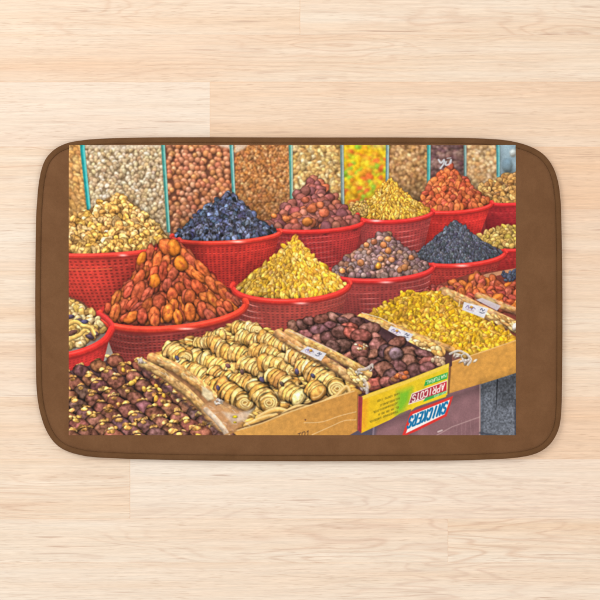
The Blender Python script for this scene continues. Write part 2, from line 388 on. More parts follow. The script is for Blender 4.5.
heap(heaped([(238, 285), (250, 276), (266, 264), (280, 252), (290, 243), (295, 237), (302, 245), (314, 258), (328, 270), (345, 284)], E8), (176, 132, 48), 4.3, 1.9, [(234, 180, 64), (224, 168, 52), (240, 194, 86), (210, 150, 52), (230, 176, 48), (234, 188, 100)], rim=.22, sh=.26, lump=.17, space=.58, ang=slope(295, 228), gain=lambda x, y: (1.08 if x > 292 else .95)-.004*max(0, 280-x), spec=.12)
rim(R8, 5.6, (232, 54, 44), hl=[(301, 303.5, 6)])
poly([(60, 300), (120, 330), (124, 372), (60, 390)], (136, 120, 114), var=.04, tile=N8)
poly([(96, 348), (113, 338), (118, 366), (96, 372)], (156, 146, 138), var=.04, tile=N8)
E7 = (172.5, 309, 73.5, 18.5, -.085)
R7 = basket(E7, [(119, 370), (226, 352)], (156, 50, 46), (112, 38, 36), rw=6.4, px=2.5, wrap=.22, dark=(.85, 1.1))
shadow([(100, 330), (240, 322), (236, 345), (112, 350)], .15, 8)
stroke(arc(*E7, 190, 222, 12), 3.0, (190, 44, 42), soft=.8)
poly([(104, 314), (112, 300), (128, 280), (152, 255), (166, 242), (178, 242), (196, 260), (238, 300), (226, 312), (190, 323), (150, 326), (118, 321)], (128, 58, 44), var=.08)
APR = [(196, 92, 48), (210, 106, 50), (178, 76, 50), (186, 80, 54), (214, 112, 48), (166, 72, 54), (200, 94, 46), (192, 78, 48)]
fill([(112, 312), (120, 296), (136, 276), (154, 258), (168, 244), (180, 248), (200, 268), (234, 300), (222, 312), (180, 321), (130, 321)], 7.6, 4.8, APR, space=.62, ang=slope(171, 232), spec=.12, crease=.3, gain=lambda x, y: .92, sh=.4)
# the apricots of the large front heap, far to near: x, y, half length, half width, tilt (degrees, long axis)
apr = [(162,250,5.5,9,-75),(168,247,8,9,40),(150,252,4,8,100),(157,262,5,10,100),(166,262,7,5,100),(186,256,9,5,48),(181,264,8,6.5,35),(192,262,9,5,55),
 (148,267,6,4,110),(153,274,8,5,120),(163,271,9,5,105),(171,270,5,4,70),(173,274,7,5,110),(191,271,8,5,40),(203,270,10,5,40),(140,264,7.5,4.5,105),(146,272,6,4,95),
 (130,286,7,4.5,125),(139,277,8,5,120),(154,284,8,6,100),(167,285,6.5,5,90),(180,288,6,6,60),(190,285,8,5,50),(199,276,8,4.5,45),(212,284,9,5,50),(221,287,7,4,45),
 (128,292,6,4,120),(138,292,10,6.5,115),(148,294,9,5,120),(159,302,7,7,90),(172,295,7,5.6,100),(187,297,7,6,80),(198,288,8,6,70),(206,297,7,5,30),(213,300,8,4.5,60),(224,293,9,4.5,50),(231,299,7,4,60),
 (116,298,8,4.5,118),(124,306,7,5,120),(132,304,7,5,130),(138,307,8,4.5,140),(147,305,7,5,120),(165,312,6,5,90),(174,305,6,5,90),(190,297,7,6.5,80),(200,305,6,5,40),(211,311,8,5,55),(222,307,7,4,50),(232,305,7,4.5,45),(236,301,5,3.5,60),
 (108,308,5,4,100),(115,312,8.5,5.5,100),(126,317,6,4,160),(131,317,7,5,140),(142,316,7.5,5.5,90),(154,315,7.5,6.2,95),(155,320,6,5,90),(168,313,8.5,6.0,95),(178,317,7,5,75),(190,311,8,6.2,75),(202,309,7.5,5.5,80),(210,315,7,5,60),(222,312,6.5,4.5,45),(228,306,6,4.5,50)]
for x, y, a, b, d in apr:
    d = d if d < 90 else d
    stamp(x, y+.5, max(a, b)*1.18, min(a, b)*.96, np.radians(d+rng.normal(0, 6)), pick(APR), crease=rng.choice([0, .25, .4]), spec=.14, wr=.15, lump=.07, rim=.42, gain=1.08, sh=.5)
for x, y, a, b, d in ((174, 248, 8.6, 6.8, 75), (181, 264, 7.6, 6.6, 45), (154.5, 281, 8, 5.4, 105), (142, 258, 7, 4.5, 110)):
    stamp(x, y, a, b, np.radians(d), (226, 124, 40), crease=.15, spec=.14, wr=.1, gain=1.05)
for i in range(150):        # dark red flesh showing through
    x, y, a, b, d = apr[rng.integers(len(apr))]
    stamp(x+rng.normal(0, 1.6), y+rng.normal(0, 2), rng.uniform(1.5, 3), rng.uniform(.8, 1.5), np.radians(d), (176, 66, 44), sh=0, rim=0, spec=.05, lump=.17, gain=1, al=.4)
rim(R7, 6.6, (236, 64, 44), hl=[(186, 329, 8)])
# crates behind on the right -------------------------------------------------------
poly([(414, 296), (440, 284), (470, 274), (520, 268), (520, 345), (414, 320)], (116, 50, 40), var=.06)
poly([(470, 281), (486, 274), (518, 268), (518, 271), (488, 278)], (206, 150, 110), alpha=.8)
fill([(500, 273), (520, 270), (520, 282), (506, 281)], 2.6, 1.8, [(60, 66, 88), (48, 52, 70)], space=.7)
fill([(512, 283), (520, 281), (520, 288)], 2.4, 1.8, [(206, 180, 130)], space=.7)
fill([(440, 290), (452, 283), (470, 279), (484, 275), (500, 280), (514, 287), (522, 286), (522, 318), (500, 308), (470, 300)], 6.4, 3.9, [(190, 86, 52), (172, 70, 46), (206, 104, 50), (158, 62, 50), (196, 92, 66), (214, 112, 46)], space=.6, ang=(.1, 2.8), spec=.2, crease=.25, sh=.6)
fill([(424, 292), (444, 284), (452, 287), (446, 296), (424, 300)], 4, 2.6, [(150, 66, 50), (134, 54, 48)], space=.7, spec=.2)

def sausage(P, w, col, mott=.3, w2=None, seed=0, pieces=None, gloss=.6):
    """clear film bag over a roll"""
    stroke([(x+.6, y+1.6) for x, y in P], w*1.08, (70, 42, 30), alpha=.45, soft=2)
    stroke(P, w, col, tube=.5, soft=.9, w2=w2, var=mott*.5)
    n = int(sum(np.hypot(P[i+1][0]-P[i][0], P[i+1][1]-P[i][1]) for i in range(len(P)-1))/2.6)
    A = np.array(P, float)
    for i in range(n):
        t = rng.uniform(.04, .95)*(len(P)-1); k = int(t); f = t-k
        x, y = A[k]*(1-f)+A[k+1]*f; d = A[k+1]-A[k]; a = np.arctan2(d[1], d[0])
        nx, ny = -np.sin(a), np.cos(a); o = rng.uniform(-.32, .3)*w
        c = pick(pieces or [(222, 178, 108), (206, 154, 84), (232, 198, 138), (190, 130, 70)])
        stamp(x+nx*o, y+ny*o, rng.uniform(2.4, 6), rng.uniform(1, 2.2), a+rng.normal(0, .3), c, sh=0, rim=.08, spec=.06, lump=.17, al=.55)
    for i in range(int(n*.5)):
        t = rng.uniform(.02, .9)*(len(P)-1); k = int(t); f = t-k
        x, y = A[k]*(1-f)+A[k+1]*f; d = A[k+1]-A[k]; a = np.arctan2(d[1], d[0])+rng.normal(0, .12)
        o = rng.uniform(-.42, .1)*w; L = rng.uniform(2, 7); x += -np.sin(a)*o; y += np.cos(a)*o
        stroke([(x, y), (x+np.cos(a)*L, y+np.sin(a)*L)], rng.uniform(.4, .9), (250, 238, 220), alpha=gloss*rng.uniform(.3, .9), soft=.8)

def knot(x, y, r, n=9):
    for i in range(n):
        stamp(x+rng.normal(0, r*.42), y+rng.normal(0, r*.42), r*rng.uniform(.3, .62), r*rng.uniform(.16, .3), rng.uniform(0, 3.1), pick([(206, 196, 188), (184, 174, 170), (226, 218, 210)]), sh=.12, rim=.2, spec=.2, al=.8)

def label(P, marks=True):
    poly(P, (222, 222, 232), soft=.7, var=.02)
    P = np.array(P, float); o = P[0]; ex = P[1]-P[0]; ey = P[3]-P[0]
    q = lambda u, v: tuple(o+ex*u+ey*v)
    stroke(curve([q(.12, .6), q(.19, .3), q(.24, .62), q(.30, .4), q(.36, .68), q(.42, .36), q(.50, .5)], 6), .7, (108, 84, 140), alpha=.85)
    stroke([q(.17, .75), q(.3, .82), q(.46, .78)], .6, (150, 90, 110), alpha=.6)
    stamp(*q(.33, .38), 1.5, 1.2, 0, (224, 168, 70), sh=0, rim=.1, spec=0)
    stroke(curve([q(.70, .45), q(.75, .22), q(.80, .5), q(.86, .3)], 6), .75, (56, 60, 84), alpha=.9)
    stroke([q(.7, .72), q(.8, .78), q(.88, .66)], .8, (56, 60, 84), alpha=.8)

# bag at the back of the golden raisins, then the raisins
YR = [(222, 174, 42), (208, 158, 34), (230, 188, 58), (196, 142, 40), (216, 166, 30), (222, 172, 74), (192, 138, 44)]
sausage([(478, 296), (500, 305), (520, 313)], 7, (196, 130, 90), gloss=.5)
poly([(476, 300), (482, 298), (501, 306), (497, 311)], (216, 208, 220), soft=.8, alpha=.85)
sausage([(444, 293), (462, 301), (486, 313), (520, 329)], 12, (206, 156, 100))
fill([(484, 312), (520, 322), (520, 334), (494, 322)], 5.4, 1.7, [(232, 200, 140), (216, 176, 108), (198, 150, 84)], space=.7, ang=(.2, 1.0))
stamp(515, 327, 2.4, 3.8, .3, (238, 230, 220), sh=.2)
poly([(360, 322), (378, 310), (402, 297), (426, 291), (450, 298), (482, 318), (518, 338), (470, 362), (448, 352)], (176, 136, 36), var=.06)
fill([(362, 321), (380, 309), (398, 298), (404, 291), (426, 294), (436, 293), (452, 302), (480, 318), (516, 336), (518, 342), (500, 348), (474, 357), (444, 349), (400, 328)], 4.5, 2.2, YR, space=.56, ang=(0, 3.1), spec=.10, rim=.24, sh=.26, lump=.17, gain=lambda x, y: .86+.18*np.clip((x-360)/80, 0, 1))
label([(464, 302), (488.5, 308.5), (484, 318.5), (462, 310)])
stroke([(460, 300), (459, 306)], 1.2, (246, 226, 180), alpha=.7)
# cardboard face of that crate
CB = (206, 146, 68)
poly([(450.5, 362), (484, 351.5), (518, 339.5), (518, 373.5), (484, 385), (448, 397)], CB, var=.03, grad=('x', (212, 150, 66)))
stroke([(452, 362), (484, 351.5), (518, 339.8)], 1.2, (232, 186, 116), alpha=.85)
stroke([(451, 363), (448.6, 396)], 1.0, (104, 66, 34), alpha=.9)
# bag between dates and raisins
poly([(352, 322), (362, 316), (452, 350), (452, 366), (440, 372)], (70, 44, 42))
sausage([(392, 326), (420, 338), (452, 350)], 6.5, (204, 150, 84), gloss=.5)
sausage([(362, 319), (384, 327), (412, 339), (440, 352)], 11, (212, 158, 84))
fill([(408, 338), (438, 347), (446, 354), (434, 356), (412, 346)], 4.2, 2.6, [(236, 208, 150), (226, 190, 124), (206, 160, 84)], space=.7, ang=(0, 1.2), spec=.2)
label([(391, 326), (413.5, 334.5), (407, 343.5), (387, 332)])
stroke([(362, 313), (380, 318), (396, 326)], 1, (240, 230, 214), alpha=.7)

# ---------------------------------------------------------------- dates crate (dark), front box yellow
poly([(288, 326), (332, 312), (364, 318), (446, 362), (448, 366), (362, 400), (340, 380)], (62, 38, 42), var=.08)
DT = [(116, 72, 66), (102, 64, 62), (126, 80, 70), (96, 62, 62), (120, 70, 60), (132, 86, 74)]
dates = [(293,326,6,5),(302,325,6,5),(309,321,6,4.5),(322,319,8,5),(334,317,7,4),(347,318,8,4.5),(343,321,6,4),(357,322,7,5),(330,325,6,4),(349,327,8,5),
 (307,334,7,4.5),(319,330,9,5.5),(318,339,6,5),(329,338,8,7),(342,332,9,6.5),(352,334,8,6),(369,329,9.5,6.5),(376,338,6,5),
 (310,342,6,4),(341,346,9,7),(333,347,7,6),(361,336,9,7),(378,347,8.5,9),(372,354,6,5),(397,343,8,6),(350,356,7,5),(360,350,8,9.5),
 (364,362,7,5),(386,352,7,8),(394,355,9.5,8.5),(410,352,7,6),(424,354,9,4.5),(428,362,9,5.5),(408,362,8,8),(399,366,8,6),(376,366,7,6),
 (364,373,8,6),(383,370,9.5,9),(391,376,7,7),(415,371,7.5,8),(427,368,7,6),(373,383,9.5,8.5),(386,382,6,6),(395,380,6,4.5),(404,376,6,4),(370,372,7,5),(438,362,5,4)]
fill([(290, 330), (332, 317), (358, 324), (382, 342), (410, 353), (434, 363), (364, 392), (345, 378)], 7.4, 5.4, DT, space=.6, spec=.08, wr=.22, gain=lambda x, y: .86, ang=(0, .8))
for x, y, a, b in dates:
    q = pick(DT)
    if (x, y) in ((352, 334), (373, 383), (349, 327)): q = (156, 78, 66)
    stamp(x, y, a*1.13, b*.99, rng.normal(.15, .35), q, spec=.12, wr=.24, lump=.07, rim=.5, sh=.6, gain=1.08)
for i in range(240):        # sugar bloom and wrinkles catching light
    x, y = rng.uniform(305, 440), rng.uniform(320, 388)
    if in_poly(x, y, [(300, 325), (360, 322), (436, 362), (372, 388), (345, 360)]):
        stroke([(x, y), (x+rng.normal(0, 1.4), y+rng.normal(0, .8))], .55, (170, 116, 104), alpha=.4)
stamp(396, 354, 7.6, 6.6, .2, (104, 80, 84), spec=.25, wr=.3, lump=.06)
for i in range(16):
    stamp(361+rng.normal(0, 3), 348+rng.normal(0, 3.0), 1.9, 1.1, rng.uniform(0, 1), pick([(240, 226, 190), (226, 180, 100), (206, 110, 56), (236, 206, 160)]), sh=.3)
for i in range(8): stamp(393+i*1.9, 380-i*.6+rng.normal(0, 1.2), 3, 2.2, rng.uniform(0, 1.2), pick([(196, 98, 50), (148, 92, 66), (170, 80, 56)]), sh=.4)
fill([(430, 358), (444, 356), (447, 363), (436, 366)], 3, 2.4, [(190, 160, 128), (168, 138, 110)], space=.7)
knot(456, 355, 5, 8); knot(466, 360, 6.2, 14); stamp(465, 357, 3.4, 1.8, .5, (150, 116, 60), sh=.3)
stroke(curve([(450, 354), (458, 351), (466, 354), (471, 360), (468, 365)]), 2.4, (216, 208, 200), alpha=.8, tube=.3)

# sugar brown box below, stone on the right
poly([(356, 438), (362, 428), (448, 394), (481, 384), (480, 438)], (126, 90, 96), var=.035, tile=N8)
shadow([(362, 428), (448, 396), (480, 386), (480, 391), (448, 402), (362, 436)], .25, 4)
stroke([(358, 436), (374, 428), (372, 437)], 6, (78, 70, 84), alpha=.8, soft=3)
stroke([(374, 424), (373, 437)], 1.4, (182, 160, 180), alpha=.5, soft=1.5)
stroke([(434, 437), (452, 427), (480, 417)], 1.1, (178, 146, 148), alpha=.7)
stroke([(438, 432), (442, 430.5)], 1.6, (214, 196, 196), alpha=.8)
for q in range(7):
    x = 449+q*4.2; stroke([(x, 422-q*.6), (x+rng.normal(0, .6), 435)], .6, (160, 124, 128), alpha=rng.uniform(.15, .5))
stroke([(480, 385), (479.6, 437)], 1.1, (184, 158, 156), alpha=.75)
poly([(480.5, 384.5), (518, 372.5), (518, 438), (480.5, 438)], (92, 98, 110), soft=.6)
b = box(480.8, 374, 518, 438)
sl, X, Y = b; mk = poly_mask(X, Y, [(481, 384.5), (518, 372.5), (518, 438), (481, 438)])
sp = .15*np.clip(sub(N1, *X.shape), -1.5, 1.8)+.04*sub(N3, *X.shape)
img[sl] = np.clip(img[sl]*(1+(mk*sp)[..., None]), 0, 1)
stroke([(497.4, 380), (496, 410)], 1.5, (24, 26, 32), w2=.5, alpha=.9)
stroke([(483, 386), (482, 436)], 2.4, (58, 62, 72), alpha=.5, soft=1.5)
shadow([(480, 384), (518, 372), (518, 382), (480, 394)], .35, 6)
shadow([(497, 384), (518, 376), (518, 402), (497, 410)], .3, 5)
stroke([(515.4, 400), (515.4, 437)], 1.6, (40, 42, 54), alpha=.7)
stroke([(480, 433), (500, 437)], 2.0, (40, 42, 54), alpha=.7, soft=1.5)

# yellow box face
YB = [(362, 396.5), (372, 392.5), (404, 381), (449, 363.5), (447.3, 395), (418, 406.5), (400, 413.5), (391, 419.5), (361, 433.5)]
poly(YB, (228, 184, 34), var=.025, grad=('x', (226, 202, 40)))
poly([(361, 398), (368, 400), (366, 428), (361, 433)], (232, 150, 40), soft=5, alpha=.7)
poly([(398, 392), (412, 388), (409, 402), (403, 411), (396, 414)], (112, 184, 40), soft=7, alpha=.95)
poly([(412, 404), (446, 392), (446, 397), (416, 407), (411, 411)], (236, 206, 40), soft=1)
poly([(362, 396.5), (372, 392.5), (404, 381), (449, 363.5), (449, 367.5), (404, 385), (362, 400)], (240, 206, 86), soft=1.4, alpha=.75)
stroke([(372, 387.5), (404, 380.5), (420, 374)], 1.4, (60, 40, 40), alpha=.5, soft=1.4)
for (x0, y0, x1, y1) in ((377.5, 400.5, 400, 392.6), (380.5, 404.8, 399.5, 397.6), (373.2, 412, 399, 401.6), (375.4, 415.2, 398.6, 406.6), (369.5, 421.5, 398, 410.6)):
    n = int(np.hypot(x1-x0, y1-y0)/1.55); w = ''.join(rng.choice(list('ANTESORULIN D'), n))
    text(w, (x1, y1), (x0-x1, y0-y1), (-.15, 1.75), .42, (104, 92, 20), alpha=.85, soft=.4)
poly([(424, 386.5), (425.6, 380.4), (447.8, 372.4), (447.2, 378.6)], (52, 160, 66), soft=.5)
text('NATURAL', (446.4, 374.0), (-20.4, 7.6), (-.4, 3.3), .6, (226, 240, 206))
poly([(408.2, 405), (411.8, 393.6), (447.4, 380.2), (447, 392.2)], (240, 226, 216), soft=.5)
poly([(409.2, 403.6), (412.4, 394.4), (446.8, 381.4), (446.4, 391.2)], (128, 52, 66), soft=.5, grad=('x', (196, 44, 52)))
text('APRICOTS', (444.6, 383.6), (-31.6, 11.9), (-1.0, 6.6), 1.0, (246, 238, 232), gap=.34)
poly([(423, 402.2), (425.4, 398.0), (446.4, 390.8), (446, 393.4)], (62, 158, 70), soft=.5)
text('DRIED', (445.8, 391.4), (-11.4, 4.1), (-.2, 2.0), .5, (224, 236, 208), alpha=.85)
# red bordered badge
poly([(401.5, 437.5), (410.5, 412.2), (453.2, 396.0), (446.6, 416.4), (416, 431.5)], (204, 48, 44), soft=.6)
poly([(405.8, 433.6), (412.6, 414.4), (450.0, 399.8), (444.6, 414.6)], (240, 238, 240), soft=.5)
text('SNICKERS', (447.8, 402.0), (-37.4, 15.2), (-3.4, 11.2), 1.85, (22, 104, 158), gap=.42)
# maroon strip on the corner
poly([(357.4, 396), (362.6, 397.4), (361.4, 433), (357.4, 431)], (148, 48, 56), var=.06)
stroke([(360, 398), (359.6, 430)], .7, (88, 24, 34), alpha=.6)

# ---------------------------------------------------------------- pale rolled twists in the front crate
G0 = [(158, 360), (164, 348), (190, 338), (204, 340), (206, 334), (238, 322), (262, 330), (284, 332), (318, 352), (352, 380), (358, 393), (300, 411), (236, 434), (212, 402)]
poly(G0, (150, 108, 58), var=.1)
fill(G0[:-3]+[(346, 388), (296, 404), (240, 424), (214, 400)], 6.2, 2.4, [(226, 184, 104), (210, 160, 80), (236, 204, 132), (190, 138, 66), (222, 176, 86)], space=.66, ang=(-.6, .5), spec=.18, sh=.5, lump=.12)
def twist(x0, y0, x1, y1, r, n=None, face=False, lean=0.5):
    """a roll of folded strips: fat folds, dark gaps, loose ends"""
    d = np.hypot(x1-x0, y1-y0); a = np.arctan2(y1-y0, x1-x0); r *= 1.12; n = n or int(d/(r*.42))+1
    for i in range(n+1):
        t = i/max(1, n); x, y = x0+(x1-x0)*t+rng.normal(0, .5), y0+(y1-y0)*t+rng.normal(0, .5)
        tilt = a+np.pi/2+rng.normal(.1, .16); q = r*rng.uniform(.86, 1.06)
        c = pick([(240, 196, 116), (232, 180, 96), (244, 208, 138), (218, 160, 78), (238, 190, 106)])
        stamp(x, y, q, q*.62, tilt, c, sh=.66, rim=.42, spec=.08, lump=.09, wr=.14, gain=1.08)
        w = np.linspace(.25, 2.9, 12); kx, ky = np.cos(tilt), np.sin(tilt)
        P = [(x+kx*q*.74*np.cos(v)+ky*q*.42*np.sin(v), y+ky*q*.74*np.cos(v)-kx*q*.42*np.sin(v)) for v in w]
        stroke(P, .8, (150, 98, 52), alpha=.5, soft=.8)
        stroke([(px-.5, py-.9) for px, py in P], 1.0, (250, 226, 170), alpha=.55, soft=1)
        if rng.random() < .08: stamp(x+rng.normal(0, 1.5), y+q*.3, 2.2, 1.0, tilt, (92, 66, 62), sh=.2, spec=.1)
    if face:
        stamp(x1+1, y1+1, r*.9, r*.8, a, (222, 172, 88), sh=.6, rim=.5, spec=.1)
        for k in range(3):
            rr = r*(.74-.24*k); ph = rng.uniform(0, 6)
            P = [(x1+1+np.cos(w+ph)*rr*(1-.05*w+rng.normal(0, .02)), y1+1+np.sin(w+ph)*rr*.84*(1-.05*w)) for w in np.linspace(0, 4.6+k, 20)]
            stroke([(x+.3, y+.9) for x, y in P], 2.0, (140, 96, 46), alpha=.6)
            stroke(P, 2.1-.3*k, (240, 208, 134), tube=.3, soft=.8, var=.06)
for _i, tw in enumerate(((206,340,222,336,6),(236,328,256,330,6.5),(196,344,216,342,6),(240,336,266,344,7),(262,338,288,348,7),(216,346,236,350,7.5),
    (172,350,202,362,10),(168,348,184,358,8),(222,352,250,358,9),(206,360,232,372,8),(254,350,282,358,7.5),(284,344,312,356,7),
    (242,362,268,374,7.5),(264,362,292,370,8),(290,356,318,366,7.5),(178,366,206,378,8.5),(212,372,236,384,8),(300,366,330,376,8),
    (238,380,262,390,7.5),(270,374,296,388,8),(204,382,222,388,8),(310,374,338,388,8.5),(286,384,304,396,8.5),(222,388,244,402,10))):
    twist(*tw, face=_i % 3 != 0)
twist(256, 388, 268, 402, 10.5, face=True)
twist(318, 376, 336, 388, 10, face=True)
twist(286, 390, 300, 398, 9)
twist(312, 388, 318, 394, 8.5)
for P in ([(258,418),(276,410),(292,414)], [(282,416),(296,408),(312,408)], [(246,426),(262,419),(276,416)], [(322,404),(334,398),(346,394)], [(336,398),(346,388),(350,394)]):
    stroke([(x, y+1) for x, y in curve(P)], 6.6, (96, 62, 36), alpha=.5, soft=1.5)
    stroke(curve(P), 5.4, (220, 170, 90), tube=.5, soft=.9, var=.08)
    stroke([(x, y-2.0) for x, y in curve(P)], 1.8, (244, 216, 150), alpha=.8, soft=1)
for x, y in ((218, 388), (242, 372), (282, 384), (166, 372), (177, 358), (313, 376), (297, 372), (262, 380), (228, 366)):
    stamp(x, y, 3.0, 2.0, rng.uniform(.4, 1.4), pick([(78, 66, 94), (100, 70, 64)]), sh=.4, spec=.15)

# cardboard face of that crate
poly([(228, 437), (236, 431.5), (262, 424), (290, 412.5), (322, 402), (352, 391), (358.4, 392.5), (357.6, 431), (346, 437.5)], (208, 152, 76), var=.03, grad=('x', (196, 136, 62)))
stroke([(236, 431), (262, 423.4), (290, 412), (322, 401.4), (354, 391.2)], 1.3, (234, 194, 128), alpha=.85)
stroke([(236, 429.4), (262, 421.8), (290, 410.4), (322, 399.6)], 1.1, (66, 42, 28), alpha=.6, soft=1.0)
stroke(curve([(304, 423), (322, 422), (340, 416), (356, 412)]), .8, (240, 204, 150), alpha=.75)
stroke(curve([(312, 435), (330, 427), (344, 421), (356, 420)]), .8, (240, 204, 150), alpha=.75)
stroke([(357.6, 394), (357.2, 430)], .8, (110, 66, 38), alpha=.7)
poly([(346, 437.5), (358, 430.6), (361.5, 433.6), (372, 429), (372, 438)], (74, 66, 80), soft=1)
stamp(305.4, 420, .9, .8, 0, (90, 50, 40), sh=0, spec=0)
text('TO1', (297.5, 438.6), (11.5, -3.6), (.4, -4.6), .75, (70, 46, 36), alpha=.9)

# bags between twists and dates
sausage([(288, 333), (306, 342), (330, 353), (352, 365), (368, 374)], 8.5, (216, 166, 100), pieces=[(232, 190, 112), (214, 164, 88), (196, 140, 70)])
sausage([(278, 334), (300, 348), (330, 364), (348, 376), (366, 386)], 9, (206, 152, 96), gloss=.7)
fill([(346, 368), (366, 378), (366, 388), (350, 382)], 4, 2, [(236, 208, 140), (222, 182, 104)], space=.75, ang=(.2, 1))
label([(307.5, 346.5), (326.5, 353.6), (321, 361.2), (300, 351.5)])
stroke([(289, 331), (312, 340), (336, 352)], 1.1, (216, 196, 186), alpha=.65)
knot(360, 372, 4, 7); knot(370, 368, 3.6, 8); knot(366, 388, 4.4, 8)
stroke(curve([(360, 370), (366, 369), (372, 365)]), 3, (212, 204, 198), tube=.3, alpha=.75)
stroke(curve([(364, 380), (367, 386), (367, 393)]), 3.2, (206, 198, 194), tube=.3, alpha=.7)

# ---------------------------------------------------------------- small basket at the left
P12 = [(60, 300), (70, 297), (82, 302), (90, 309), (99, 320), (104, 330), (98, 338), (80, 346), (60, 350)]
R12 = basket([(60, 356), (78, 352), (94, 346), (106, 338), (112, 328)], [(62, 382), (102, 368)], (196, 44, 42), (150, 34, 34), rw=6, holes=.6, dark=(1, .85))
stroke(curve([(98, 314), (105, 318), (111, 324), (112, 330)]), 5.6, (208, 50, 48), soft=.8, tube=.3)
heap(P12, (96, 66, 46), 4.6, 3.3, [(222, 190, 126), (206, 168, 98), (230, 204, 150), (186, 144, 80), (214, 172, 90)], space=.68, spec=.22, lump=.15, crease=.15)
for x, y, c in ((70, 317, (88, 70, 96)), (78, 321, (82, 62, 70)), (94, 334, (92, 62, 70)), (90, 337, (74, 56, 70)), (72, 333, (110, 70, 60)), (84, 322, (66, 60, 88))):
    stamp(x, y, 5, 2.2, rng.normal(0, .3), c, sh=.4, spec=.2)
for P in ([(66, 326), (76, 322), (86, 330)], [(66, 341), (78, 336), (84, 331)], [(82, 326), (90, 328), (94, 334)]):
    stroke(curve(P), 4.2, (226, 182, 96), tube=.5, soft=.9, var=.08)
rim(R12, 7, (234, 48, 42))

# ---------------------------------------------------------------- stuffed dates, front left
P13 = [(60, 378), (70, 371), (96, 364), (108, 360), (124, 362), (140, 368), (178, 396), (232, 440), (60, 440)]
poly(P13, (74, 48, 50), var=.08)
pts = []
for i in range(-30, 36):
    for j in range(-16, 20):
        x = 110+i*9.3+j*16.6; y = 396+i*8.1-j*4.8
        if in_poly(x, y-2, P13) or in_poly(x-6, y+2, P13): pts.append((y, x, 0))
for y, x, k in sorted(pts):
    s = .92+.32*np.clip((y-364)/70, 0, 1)
    x += rng.normal(0, .7); y += rng.normal(0, .6)
    c = pick([(124, 74, 60), (112, 68, 58), (130, 80, 62), (104, 68, 64), (126, 72, 56)])
    for q in range(rng.integers(3, 6)):
        stamp(x-2.5*s+rng.normal(0, 3.0*s), y-6.3*s+rng.normal(0, .6*s), 2.9*s, 2.2*s, rng.uniform(-.6, .5), pick([(208, 158, 88), (194, 142, 74), (218, 174, 106), (176, 122, 64)]), sh=.25, spec=.08, lump=.17, wr=.35, rim=.25)
    stamp(x, y, 9.0*s, 6.5*s, .15+rng.normal(0, .12), c, spec=.07, wr=.24, lump=.07, rim=.45, sh=.65, gain=1.04)
    if rng.random() < .65: stamp(x-2.6*s, y-4.6*s, 3.0*s, 1.6*s, rng.uniform(-.4, .3), pick([(216, 162, 84), (196, 144, 76)]), sh=.1, spec=.08, lump=.17, wr=.3)
for i in range(12):
    t = rng.uniform(0, 1); x, y = 112+t*100+rng.normal(0, 6), 366+t*62+rng.normal(0, 5)
    if in_poly(x+4, y-3, P13): stamp(x, y, 3.0, 2.2, rng.uniform(0, 3), pick([(232, 182, 78), (220, 164, 62)]), sh=.4, spec=.22, lump=.2)
# bags between stuffed dates and twists
poly([(150, 354), (172, 362), (214, 392), (232, 436), (222, 436), (196, 408), (160, 376)], (150, 104, 66), soft=2, var=.08)
stroke([(140, 368), (176, 396), (226, 438)], 3, (40, 28, 34), alpha=.6, soft=2.5)
sausage([(152, 358), (176, 368), (196, 382), (212, 396)], 10.5, (214, 156, 92))
sausage([(142, 363), (160, 372), (186, 391), (206, 411), (222, 428)], 8.6, (208, 162, 100), pieces=[(222, 180, 116), (206, 158, 92), (196, 146, 84)])
poly([(200, 408), (216, 398), (250, 414), (234, 432), (218, 430)], (202, 150, 104), soft=3, alpha=.75, var=.06)
poly([(202, 386), (212, 392), (214, 399), (208, 401), (202, 395)], (238, 222, 180), soft=2, alpha=.9, var=.06)
for i in range(24):
    x, y = rng.uniform(206, 246), rng.uniform(404, 430); stroke([(x, y), (x+rng.uniform(2, 6), y+rng.uniform(-1, 3))], .7, (238, 222, 206), alpha=rng.uniform(.2, .6))
poly([(222, 412), (236, 414), (254, 409), (246, 420), (232, 424)], (226, 212, 200), soft=3, alpha=.6, var=.1)
stamp(235, 417, 2.2, 1.2, 0, (236, 214, 40), sh=.1); stamp(235, 422.5, 1.8, 1, 0, (226, 204, 40), sh=.1)
knot(141, 361, 4.6, 12); knot(219, 402, 4.4, 12)
stroke(curve([(206, 410), (216, 420), (224, 430), (228, 437)]), 5.5, (226, 206, 184), tube=.4, alpha=.8, var=.1)
stroke([(224, 436), (236, 431)], 2, (170, 120, 70), alpha=.8)

# ---------------------------------------------------------------- ink: softness and grain
img = blur1(img, .30*S)
det = img-blur1(img, 1.6*S)
img = np.clip(img+.16*det, 0, 1)
gr = noise_tile(2048, 1.1)[:CH, :CW] if CW <= 2048 else 0
img = np.clip(img*(1+.018*gr[..., None]), 0, 1)
# the print is a little faded: lifted blacks, softened contrast
lum = (img@np.array([.3, .59, .11], np.float32))[..., None]; img = np.clip(lum+(img-lum)*1.09, 0, 1)
img = np.clip(.055+.945*img**.90*np.array([1.02, 1.0, .98]), 0, 1)
PRINT = img[::-1].copy()        # row 0 = bottom edge
# ================================================================ helpers
def link(o, parent=None):
    sc.collection.objects.link(o)
    if parent: o.parent = parent
    return o
def mesh_obj(name, verts, faces, mat, parent=None, smooth=True):
    me = bpy.data.meshes.new(name); me.from_pydata([tuple(v) for v in verts], [], faces); me.update()
    me.materials.append(mat)
    if smooth: me.polygons.foreach_set('use_smooth', [True]*len(me.polygons))
    return link(bpy.data.objects.new(name, me), parent)
def W(px, py): return ((px-300)*U, (300-py)*U)

